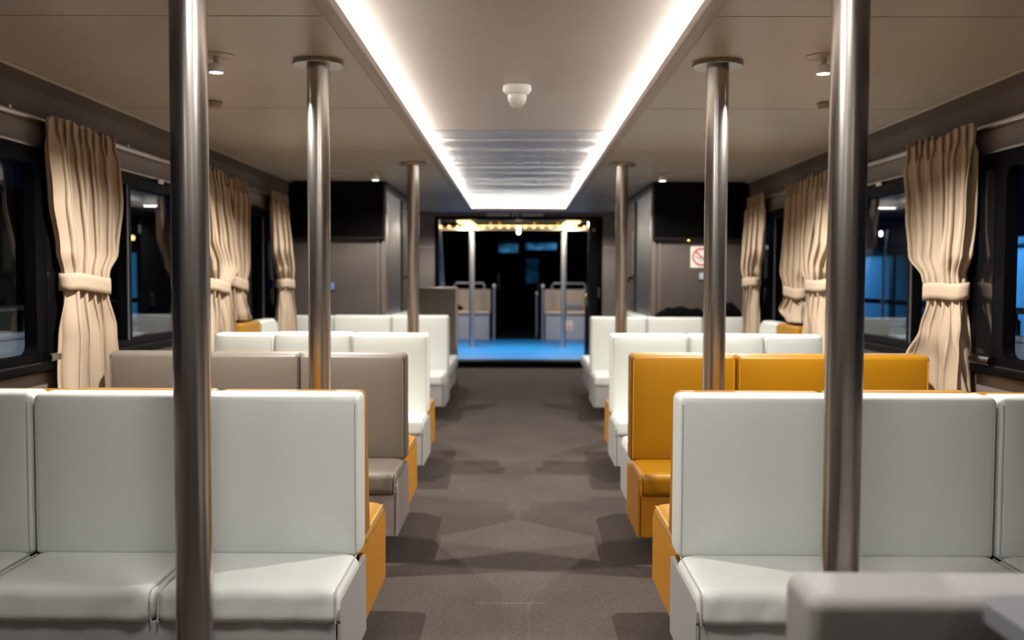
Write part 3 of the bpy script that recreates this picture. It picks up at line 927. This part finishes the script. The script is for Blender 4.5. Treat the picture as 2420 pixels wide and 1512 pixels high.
for s, side in ((-1, 'left'), (1, 'right')):
    for y, lab in ((4.15, 'downlight in the %s ceiling beside the nearest pole'), (6.42, 'downlight in the %s ceiling hidden by the second pole'), (8.74, 'downlight in the %s ceiling before the television')):
        downlight(s * 1.31, y, lab % side, power=SPOT_POWER * (.55 if y > 8 else 1))
    for y, lab, pw in ((1.70, 'added round fill lamp in the ceiling recess on the %s above the viewer', 1), (-.90, 'added round fill lamp on the %s behind the viewer', .3)):
        t = thing('fill_lamp', lab % side, 'light', (s * (.58 if pw == 1 else 1.31), y, ZC + (.105 if pw == 1 else 0)), 0)  # added lamp out of view, brightens the foreground benches
        g = BM(); lathe(g, [(.20, 0), (.20, -.020), (.188, -.026), (.182, -.018)], 40); obj('rim', g, 'white_plastic', t)
        g = BM(); lathe(g, [(.0, -.020), (.184, -.020), (.184, -.016), (0, -.016)], 40); obj('diffuser', g, emit('fill_diffuser_%s_%d' % (side, y), (1.0, .97, .92), SOFT_POWER * pw * (1.0 if s < 0 else .62)), t, smooth=False)
    t = thing('rear_fill_light', 'added flush fill light in the %s ceiling just before the rear opening' % side, 'light', (s * 1.02, 13.15, ZC))  # added to brighten the rear walls and floor; no fixture seen there
    g = BM(); lathe(g, [(.035, -.004), (.06, -.006), (.07, -.003), (.07, 0), (.035, 0)], 28); obj('bezel', g, 'tan_plastic', t)
    g = BM(); lathe(g, [(.0, -.0035), (.036, -.0035), (.036, -.001), (0, -.001)], 24); obj('lens', g, emit('flush_lens_' + side, (1, .95, .9), 1.2), t, smooth=False)
    L = bpy.data.lights.new('flush_beam', 'SPOT')
    L.energy = 85; L.color = SPOT_COL; L.spot_size = R(150); L.spot_blend = .5; L.shadow_soft_size = .014
    lo = bpy.data.objects.new('flush_beam', L); C.objects.link(lo); lo.parent = t; lo.location = (0, 0, -.024)
    # round smoke sensors and flush speakers
    t = thing('smoke_sensor', 'small round tan sensor under the %s ceiling beyond the nearest pole' % side, 'sensor', (s * 1.675, 5.24, ZC))
    g = BM(); lathe(g, [(.0, -.040), (.040, -.040), (.047, -.034), (.047, -.008)], 28); obj('cap', g, 'tan_plastic', t)
    g = BM(); lathe(g, [(.053, -.009), (.053, 0)], 28); obj('ring', g, mat('sensor_ring', (.25, .19, .15), .5), t)
    t = thing('ceiling_speaker', 'flush round pale speaker in the %s ceiling before the television' % side, 'speaker', (s * 1.665, 8.70, ZC))
    g = BM(); lathe(g, [(.0, -.010), (.085, -.010), (.10, -.006), (.10, 0)], 32); obj('grille', g, 'tan_plastic', t)
    g = BM(); lathe(g, [(.10, -.008), (.112, -.006), (.115, 0)], 32); obj('rim', g, 'ceil', t)

# domed detector in the middle of the recess
t = thing('dome_detector', 'white domed detector hanging from the recessed ceiling', 'detector', (-.012, 5.3, ZC + .105))
g = BM(); lathe(g, [(.070, 0), (.078, -.006), (.080, -.018), (.076, -.034), (.064, -.048), (.052, -.054), (.0, -.054)], 40)
obj('mount', g, 'white_plastic', t)
g = BM(); lathe(g, [(.048, -.050), (.048, -.056), (.0525, -.058), (.0515, -.075), (.046, -.096), (.036, -.112), (.028, -.117), (.0, -.117)], 40)
obj('dome', g, 'white_plastic', t)
for k in range(10):
    a = 2 * PI * k / 10
    g = BM(); tube(g, [(.026 * math.cos(a), .026 * math.sin(a), -.112), (.022 * math.cos(a), .022 * math.sin(a), -.124)], .0035, 6)
    obj('prong', g, 'white_plastic', t)

# ------------------------------------------------------------------ televisions
for s, side in ((-1, 'left'), (1, 'right')):
    t = thing('television', 'large black television high on the %s cross wall' % side, 'television', (s * 1.815, 9.565, 1.985))
    g = BM(); pad(g, -.475, .475, -.04, .03, -.282, .283, .010, (1, 1, 1)); obj('case', g, 'tvbody', t)
    g = BM(); box(g, -.462, .462, -.0425, -.0395, -.262, .270); obj('screen', g, 'screen', t, smooth=False)
    g = BM(); pad(g, -.2, .2, .025, .036, -.15, .15, .006, (1, 1, 1)); obj('wall_mount', g, 'black_metal', t)
    if s > 0:
        g = BM(); pad(g, -.128, -.108, -.035, -.02, -.291, -.281, .003, (1, 1, 1)); k = obj('indicator', g, M['bulb'], t); k['label'] = 'tiny amber light'

# sign, sockets
t = thing('no_smoking_sign', 'square white prohibition sign with red ring and slash below the right television', 'sign', (1.835, 9.598, 1.535))
g = BM(); prism(g, rrect(-.107, .107, -.107, .107, .008), -.004, 0, 'y')
obj('plate', g, 'sign_white', t, smooth=False)
g = BM()
N = 48
for r0, r1 in ((.0, 0),):
    vs = []
    for k in range(N):
        a = 2 * PI * k / N
        vs.append([g.verts.new((rr * math.cos(a), yy, rr * math.sin(a))) for rr, yy in ((.072, -.004), (.072, -.0058), (.091, -.0058), (.091, -.004))])
    for k in range(N):
        q, q2 = vs[k], vs[(k + 1) % N]
        for j in range(3):
            g.faces.new((q[j], q[j + 1], q2[j + 1], q2[j]))
obj('ring', g, 'red', t)
g = BM(); a = .0535
prism(g, [(-a - .006, a - .006), (-a + .006, a + .006), (a + .006, -a + .006), (a - .006, -a - .006)], -.0062, -.004, 'y')
obj('slash', g, 'red', t, smooth=False)
g = BM(); prism(g, [(-.060, .012), (-.046, -.018), (.040, -.018), (.040, -.004), (-.040, -.004), (-.050, .018)], -.0050, -.004, 'y')
prism(g, [(-.030, -.036), (-.005, -.046), (.012, -.036), (-.006, -.030)], -.0050, -.004, 'y')
obj('pictogram', g, 'sign_grey', t, smooth=False)
for s, x, z, m, lab in ((1, 1.842, 1.342, 'grey_plastic', 'small grey wall socket under the prohibition sign'), (-1, -1.882, 1.227, 'blue_socket', 'small blue wall socket below the left television')):
    t = thing('wall_socket', lab, 'socket', (x, 9.6, z))
    g = BM(); pad(g, -.040, .040, -.012, 0, -.045, .045, .005, (1, 1, 1)); obj('plate', g, mat('socket_rim', (.05, .05, .06), .4), t)
    g = BM(); pad(g, -.024, .024, -.018, -.008, -.034, .034, .006, (1, 1, 1)); obj('insert', g, m, t)

# dark garment heaped on the right television bench
g = BM()
NX, NY = 60, 14
rows = []
for i in range(NX + 1):
    u = i / NX
    x = 1.36 + .88 * u
    h = .03 + .06 * max(0, math.sin(PI * min(1, u * 1.7))) + .11 * math.exp(-((u - .82) / .13) ** 2) + .02 * fnoise(u * 9, 1, 2)
    if u < .05: h *= u / .05
    if u > .95: h *= (1 - u) / .05
    ring = []
    for j in range(NY):
        a = PI * j / (NY - 1)
        ring.append(g.verts.new((x, 9.495 - .062 * math.cos(a) + .008 * fnoise(u * 14, a * 2, 7), .945 + max(.0, h * abs(math.sin(a)) ** .7 * (1 + .25 * fnoise(u * 11, a * 2, 3))))))
    rows.append(ring)
for i in range(NX):
    for j in range(NY - 1):
        g.faces.new((rows[i][j], rows[i + 1][j], rows[i + 1][j + 1], rows[i][j + 1]))
    g.faces.new((rows[i][0], rows[i][NY - 1], rows[i + 1][NY - 1], rows[i + 1][0]))
tag(obj('jacket', g, 'cloth_dark', angle=180), 'black crumpled jacket heaped on top of the bench below the right television', 'jacket')

# low partition left of the opening
t = thing('partition', 'low taupe partition with pale steel edge in front of the rear opening', 'partition', (-1.08, 12.02, 0))
g = BM(); box(g, -.30, .285, -.02, .02, FZ, 1.18); obj('board', g, mat('taupe_board', (.27, .225, .19), .5), t, smooth=False)
g = BM(); pad(g, .283, .315, -.028, .028, FZ, 1.195, .006, (1, 1, 1)); obj('edge_post', g, 'alu', t)
g = BM(); pad(g, -.30, .30, -.028, .028, 1.175, 1.195, .006, (1, 1, 1)); obj('top_rail', g, 'alu', t)

# fittings on the beam over the opening
for x0, x1, lab in ((-.47, -.145, 'left slim pale light bar on the beam over the opening'), (.05, .36, 'right slim pale light bar on the beam over the opening')):
    t = thing('light_bar', lab, 'light bar', ((x0 + x1) / 2, 14.2, 2.25))
    h = (x1 - x0) / 2
    g = BM(); pad(g, -h, h, -.03, 0, -.018, .018, .006, (1, 1, 1)); obj('cover', g, 'white_plastic', t)
    for q in (-1, 1):
        g = BM(); pad(g, q * h - .008, q * h + .008, -.032, 0, -.02, .02, .004, (1, 1, 1)); obj('end_cap', g, 'white_plastic', t)
t = thing('security_camera', 'small white dome camera on the beam over the opening', 'camera', (-.05, 14.2, 2.25))
g = BM(); pad(g, -.05, .05, -.05, 0, -.03, .03, .025, (1, 1, 1)); obj('housing', g, 'white_plastic', t)
g = BM(); pad(g, -.018, .018, -.062, -.04, -.032, .0, .010, (1, 1, 1)); obj('lens', g, 'tvbody', t)

# ------------------------------------------------------------------ rear deck with blue floor
ZD = .06
b = BM(); box(b, -1.75, 1.75, 14.6, 19.35, -.04, ZD)
struct('floor_deck', b, 'blue_floor', label='bright blue floor of the rear deck', cat='floor')
b = BM(); box(b, -1.75, 1.75, 19.35, 27.2, -.04, ZD - .02)
struct('floor_aisle', b, 'night_ground', label='dark aisle floor beyond the blue deck', cat='floor')
b = BM()
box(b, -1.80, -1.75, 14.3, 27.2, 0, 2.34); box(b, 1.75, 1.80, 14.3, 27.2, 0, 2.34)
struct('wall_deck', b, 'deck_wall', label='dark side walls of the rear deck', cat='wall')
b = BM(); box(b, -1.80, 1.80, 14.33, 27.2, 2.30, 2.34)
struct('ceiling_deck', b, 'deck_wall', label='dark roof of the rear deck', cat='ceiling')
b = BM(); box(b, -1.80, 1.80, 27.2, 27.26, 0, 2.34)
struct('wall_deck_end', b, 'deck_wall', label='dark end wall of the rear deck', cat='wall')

# warm lamp: two panels joined by a bright beam with bulbs
t = thing('deck_lamp', 'warm yellow light beam with two bright panels over the deck', 'light', (0, 0, 0))
for s in (-1, 1):
    g = BM()
    prism(g, [(s * 1.03, 15.9), (s * .80, 15.9), (s * .76, 17.2), (s * .98, 17.2)], 2.235, 2.262, 'z')
    obj('panel', g, 'warm', t, smooth=False)
    L = bpy.data.lights.new('panel_light', 'AREA'); L.shape = 'RECTANGLE'; L.size = .17; L.size_y = 1.4; L.energy = 85; L.color = (1.0, .90, .76)
    lo = bpy.data.objects.new('panel_light', L); C.objects.link(lo); lo.parent = t; lo.location = (s * .915, 16.5, 2.228)
g = BM(); box(g, -.98, .98, 17.22, 17.30, 2.215, 2.255); obj('glow_strip', g, 'warm', t, smooth=False)
g = BM(); box(g, -1.46, 1.24, 17.16, 17.22, 2.165, 2.205); obj('beam', g, mat('pale_beam', (.6, .5, .38), .4), t, smooth=False)
g = BM(); box(g, -1.46, 1.24, 17.165, 17.215, 2.205, 2.235); obj('bulb_strip', g, mat('amber_channel', (.55, .24, .04), .5), t, smooth=False)
for k in range(18):
    x = -1.40 + 2.58 * k / 17
    g = BM(); pad(g, x - .022, x + .022, 17.13, 17.17, 2.205, 2.245, .018, (1, 1, 1)); obj('bulb', g, 'bulb', t)
for x in (-.50, -.34, .28, .70):
    t = thing('amber_lamp', 'small dim amber lamp above the deck light beam', 'lamp', (x, 17.0, 2.262), 0, 'amber lamps over the deck beam')
    g = BM(); lathe(g, [(0, 0), (.020, .002), (.024, .014), (.012, .030), (.012, .038)], 14); obj('lamp_shade', g, emit('amber_%.2f' % x, (1, .42, .05), .9), t)
t = thing('pendant_lamp', 'bare white pendant bulbs hanging before the dark deck', 'lamp', (.0, 16.9, 2.30))
g = BM(); tube(g, [(0, 0, 0), (0, 0, -.09)], .006, 6); obj('cord', g, 'black_metal', t)
for z in (-.115, -.185):
    g = BM(); pad(g, -.034, .034, -.034, .034, z - .034, z + .034, .033, (1, 1, 1)); obj('bulb', g, 'cool', t)
for s, x in ((-1, -.826), (1, .800)):
    t = thing('deck_pole', 'slim pale pole on the %s of the blue deck' % ('left' if s < 0 else 'right'), 'pole', (x, 16.9, ZD))
    g = BM(); lathe(g, [(.046, .0), (.046, 1.1), (.046, 2.09)], 24); obj('shaft', g, mat('satin_deck_pole', (.55, .55, .58), .35, .9), t)
    g = BM(); lathe(g, [(.075, 0), (.075, .010), (.05, .018)], 24); obj('foot', g, 'blue_post', t)
    g = BM(); lathe(g, [(.03, 2.06), (.06, 2.08), (.06, 2.11)], 24); obj('collar', g, 'tvbody', t)

# slanting blue post at the left jamb
t = thing('slanted_post', 'slanting blue post by the left jamb of the opening', 'post', (-1.26, 15.3, ZD))
g = BM()
vs = [g.verts.new(p) for p in ((.0, 0, 0), (.13, 0, 0), (.13, .05, 0), (0, .05, 0), (-.035, 0, 2.04), (.01, 0, 2.04), (.01, .05, 2.04), (-.035, .05, 2.04))]
for f in ((0, 3, 2, 1), (4, 5, 6, 7), (0, 1, 5, 4), (1, 2, 6, 5), (2, 3, 7, 6), (3, 0, 4, 7)):
    g.faces.new([vs[i] for i in f])
obj('post', g, 'blue_post', t, smooth=False)
g = BM(); tube(g, [(.055, -.006, 1.16), (.055, 0, 1.16)], .018, 12); obj('bolt', g, 'alu', t)

def deck_seat(x0, x1, y, label, sgn):
    t = thing('deck_bench', label, 'bench', ((x0 + x1) / 2, y, ZD))
    h = (x1 - x0) / 2
    g = BM(); pad(g, -h + .02, h - .02, 0, .50, 0, .52, .02, (1, 1, 1)); obj('base', g, 'seat_box', t)
    for k in (0, 1):
        a, c = (-h, 0) if k == 0 else (0, h)
        g = BM(); pad(g, a + .004, c - .004, -.06, .44, .52, .60, .03, (2, 2, 1)); obj('seat_cushion', g, 'beige_seat', t)
        g = BM(); pad(g, a + .004, c - .004, .40, .48, .58, 1.02, .035, (2, 1, 2)); obj('backrest', g, 'beige_seat', t)
    g = BM()
    lo, hi = -h * .62 if sgn > 0 else -h + .05, h * .66 if sgn < 0 else h - .02
    pts = [(lo, .45, .98), (lo, .45, 1.10), (lo + .03, .45, 1.14), (hi - .03, .45, 1.14), (hi, .45, 1.10), (hi, .45, .98)]
    tube(g, pts, .022, 10); obj('grab_rail', g, mat('grey_rail', (.45, .47, .52), .4, .8), t)
    return t
deck_seat(-1.36, -.56, 18.95, 'double beige seat on a grey box on the left of the deck', -1)
deck_seat(.52, 1.38, 18.95, 'double beige seat on a grey box on the right of the deck', 1)
t = thing('warning_sticker', 'small cream sticker with orange marks on the right deck seat box', 'sticker', (1.005, 18.948, ZD + .305))
g = BM(); prism(g, rrect(-.075, .075, -.095, .095, .01), -.004, 0, 'y'); obj('sheet', g, 'sign_white', t, smooth=False)
g = BM()
prism(g, [(-.045, -.07), (.05, -.07), (.05, -.045), (-.045, -.045)], -.006, -.004, 'y')
prism(g, [(-.04, -.045), (-.015, -.045), (.0, .0), (.012, .04), (-.012, .04), (-.02, .0)], -.006, -.004, 'y')
prism(g, [(.01, -.045), (.045, -.045), (.035, .0), (.015, .0)], -.006, -.004, 'y')
prism(g, [(-.016, .05), (.012, .05), (.012, .075), (-.016, .075)], -.006, -.004, 'y')
obj('pictogram', g, 'sticker_red', t, smooth=False)
t = thing('armrest_box', 'grey box standing on the right deck seat', 'box', (1.06, 19.12, ZD + .606))
g = BM(); pad(g, -.19, .19, -.08, .10, 0, .15, .02, (1, 1, 1)); obj('shell', g, mat('grey_box', (.16, .17, .19), .5), t)
g = BM(); pad(g, -.195, .195, -.085, .105, .10, .155, .02, (1, 1, 1)); obj('lid', g, mat('grey_lid', (.30, .32, .35), .5), t)
g = BM()
pad(g, -1.345, -1.10, 18.95, 19.15, ZD + .604, ZD + .806, .08, (3, 3, 3), lambda x, y, z: (x + .03 * fnoise(x * 9, y * 9, z * 9), y, ZD + .604 + (z - ZD - .604) * (.25 + .75 * max(0, min(1, (-1.13 - x) / .16)))))
tag(obj('bag', g, 'cloth_dark', angle=180), 'small black bag lying on the left deck seat', 'bag')
def hand_post(x, y, h, label):
    t = thing('handrail_post', label, 'handrail', (x, y, ZD))
    g = BM(); tube(g, [(0, 0, 0), (0, 0, h)], .026, 12); obj('post', g, mat('pale_post', (.42, .45, .52), .35, .8), t)
    g = BM(); pad(g, -.034, .034, -.034, .034, h - .02, h + .045, .03, (1, 1, 1)); obj('knob', g, 'white_plastic', t)
    g = BM(); tube(g, [(0, 0, .22), (0, .9, .22)], .014, 8); obj('lower_rail', g, 'blue_post', t)
hand_post(-.485, 18.95, 1.08, 'left handrail post in front of the dark aisle')
hand_post(.485, 18.95, 1.08, 'right handrail post in front of the dark aisle')
hand_post(.385, 19.9, .92, 'short handrail post beside the dark aisle on the right')
for s, lab in ((-1, 'dark blue side screen left of the dark aisle'), (1, 'dark blue side screen right of the dark aisle')):
    t = thing('side_screen', lab, 'screen', (s * .43, 20.6, ZD - .02))
    g = BM(); box(g, -.012, .012, 0, 3.0, .02, 1.15 if s > 0 else 1.36); obj('board', g, mat('deep_blue_%d' % s, (.01, .05, .12), .4), t, smooth=False)
    g = BM(); tube(g, [(0, 0, 0), (0, 0, 1.0)], .022, 10); obj('post', g, 'black_metal', t)
t = thing('barrier_post', 'black barrier post with grey grip at the right of the opening', 'post', (1.055, 14.75, ZD))
g = BM(); pad(g, -.026, .026, -.026, .026, 0, .80, .008, (1, 1, 1)); obj('post', g, 'black_metal', t)
g = BM(); pad(g, -.034, .034, -.034, .034, .80, 1.00, .016, (1, 1, 1)); obj('grip', g, 'steel', t)
t = thing('stanchion', 'short grey stanchion beside the black barrier post', 'post', (1.36, 18.6, ZD))
g = BM(); tube(g, [(0, 0, 0), (0, 0, .92)], .026, 12); obj('post', g, 'seat_box', t)
g = BM(); lathe(g, [(.05, 0), (.05, .01), (.028, .02)], 16); obj('foot', g, 'seat_box', t)
# glowing panes that stand for irregular blue glows at the far end of the deck
def far_pane(x0, x1, z0, z1, m, lab, y=27.18):
    t = thing('far_glow', lab, 'window', ((x0 + x1) / 2, y, (z0 + z1) / 2))
    h, k = (x1 - x0) / 2, (z1 - z0) / 2
    g = BM(); frame_with_hole(g, rrect(-h - .03, h + .03, -k - .03, k + .03, .02), [rrect(-h, h, -k, k, .02)], -.03, .02, 'y'); obj('frame', g, 'black_metal', t, smooth=False)
    g = BM(); box(g, -h, h, -.008, 0, -k, k); obj('pane', g, m, t, smooth=False)
def blotchy(name, col, s, scale):
    m = emit(name, col, s)
    nt = m.node_tree
    e = [n for n in nt.nodes if n.type == 'EMISSION'][0]
    tc = nt.nodes.new('ShaderNodeTexCoord'); n = nt.nodes.new('ShaderNodeTexNoise'); n.inputs['Scale'].default_value = scale
    mr = nt.nodes.new('ShaderNodeMapRange'); mr.inputs['From Min'].default_value = .35; mr.inputs['From Max'].default_value = .68
    mr.inputs['To Min'].default_value = s * .15; mr.inputs['To Max'].default_value = s * 1.5
    nt.links.new(tc.outputs['Object'], n.inputs['Vector']); nt.links.new(n.outputs['Fac'], mr.inputs['Value']); nt.links.new(mr.outputs[0], e.inputs[1])
    return m
far_pane(-.56, -.02, 2.02, 2.26, blotchy('pane_a', (.05, .28, .52), .40, 3.5), 'left blue glow at the far end of the deck, built as a lit pane')
far_pane(.20, 1.08, 2.10, 2.28, blotchy('pane_b', (.05, .24, .55), .55, 4.0), 'right blue glow at the far end of the deck, built as a lit pane')
far_pane(.22, .58, 1.15, 1.85, blotchy('pane_c', (.010, .07, .16), .22, 1.6), 'tall dim blue glow at the far end of the deck, built as a lit pane')

# ------------------------------------------------------------------ outside the windows
b = BM(); box(b, -60, 60, -20, 90, -1.4, -1.3)
struct('ground_outside', b, 'night_ground', label='dark quay and water outside the windows', cat='ground')
for s, side in ((-1, 'left'), (1, 'right')):
    b = BM(); box(b, min(s * 2.38, s * 3.45), max(s * 2.38, s * 3.45), -3, 14, -.1, .30)
    struct('floor_walkway_' + side, b, 'hull', label='side deck outside the %s windows' % side, cat='floor')
    t = thing('bulwark', 'grey bulwark outside the %s windows' % side, 'bulwark', (s * 3.4, 0, .30))
    g = BM(); pad(g, -.03, .03, -3, 14, 0, .60, .01, (1, 1, 1)); obj('plate', g, 'hull', t)
    g = BM(); pad(g, -.05, .05, -3, 14, .60, .64, .012, (1, 1, 1)); obj('cap', g, 'hull', t)
    t = thing('deck_railing', 'steel handrail on stanchions outside the %s windows' % side, 'railing', (s * 3.4, 0, .94))
    g = BM(); tube(g, [(0, -3, .17), (0, 14, .17)], .022, 12); obj('rail', g, 'steel', t)
    for k in range(8):
        y = .05 + 1.62 * k
        g = BM(); lathe(g, [(.034, 0), (.034, .10), (.018, .11), (.016, .17)], 14, 0, y); obj('post', g, 'steel', t)
# quay building on the right, floodlit in blue
t = thing('quay_building', 'pale quay wall lit blue outside the right windows', 'building', (10.0, 26, -1.3))
g = BM(); box(g, 0, .4, -16, 24, 0, 3.25); obj('wall', g, 'quay', t, smooth=False)
g = BM(); box(g, -.5, .6, -16, 24, 3.30, 3.42); obj('eave', g, 'quay', t, smooth=False)
for k in range(8):
    g = BM(); box(g, -.05, 0, -13.8 + 4.4 * k, -13.55 + 4.4 * k, 0, 3.3); obj('pilaster', g, 'night_ground', t, smooth=False)
for k, y in enumerate((15.2, 19.9, 29.0)):
    t = thing('floodlight', ['nearest blue floodlight outside the right windows', 'middle blue floodlight with visible white lamp outside the right windows', 'farthest blue floodlight outside the right windows'][k], 'light', (7.6, y, -1.3))
    g = BM(); tube(g, [(0, 0, 0), (0, 0, 3.5)], .03, 8); obj('mast', g, 'black_metal', t)
    g = BM(); pad(g, -.06, .10, -.12, .12, 3.48, 3.62, .02, (1, 1, 1)); obj('head', g, 'black_metal', t)
    g = BM(); pad(g, -.09, -.055, -.05, .05, 3.50, 3.60, .03, (1, 1, 1)); obj('lamp', g, emit('flood_lamp_%d' % k, (.75, .92, 1.0), (1.0, 14, 1.0)[k]), t)
    L = bpy.data.lights.new('flood_beam', 'SPOT'); L.energy = (420, 560, 560)[k]; L.color = (.13, .50, .90); L.spot_size = R(140); L.spot_blend = .6; L.shadow_soft_size = .1
    lo = bpy.data.objects.new('flood_beam', L); C.objects.link(lo); lo.parent = t; lo.location = (.24, 0, 3.55); lo.rotation_euler = (0, R(-60), 0)
t = thing('added_kiosk', 'added dark building with a glowing blue pane outside the left windows', 'building', (-9.0, 22, -1.3))  # added building; its glowing pane stands for a blue gleam in the glass
g = BM(); box(g, -2, 0, -8, 12, 0, 4.2); obj('wall', g, 'night_ground', t, smooth=False)
g = BM(); box(g, 0, .02, -.7, .35, 1.6, 3.15); obj('pane', g, M['sky_blue'], t, smooth=False)
g = BM(); box(g, -.02, .05, -.75, -.70, 1.5, 3.2); obj('window_frame', g, 'black_metal', t, smooth=False)
g = BM(); pad(g, 0, .1, -.3, .1, 3.45, 3.55, .03, (1, 1, 1)); obj('lamp', g, 'bulb', t)
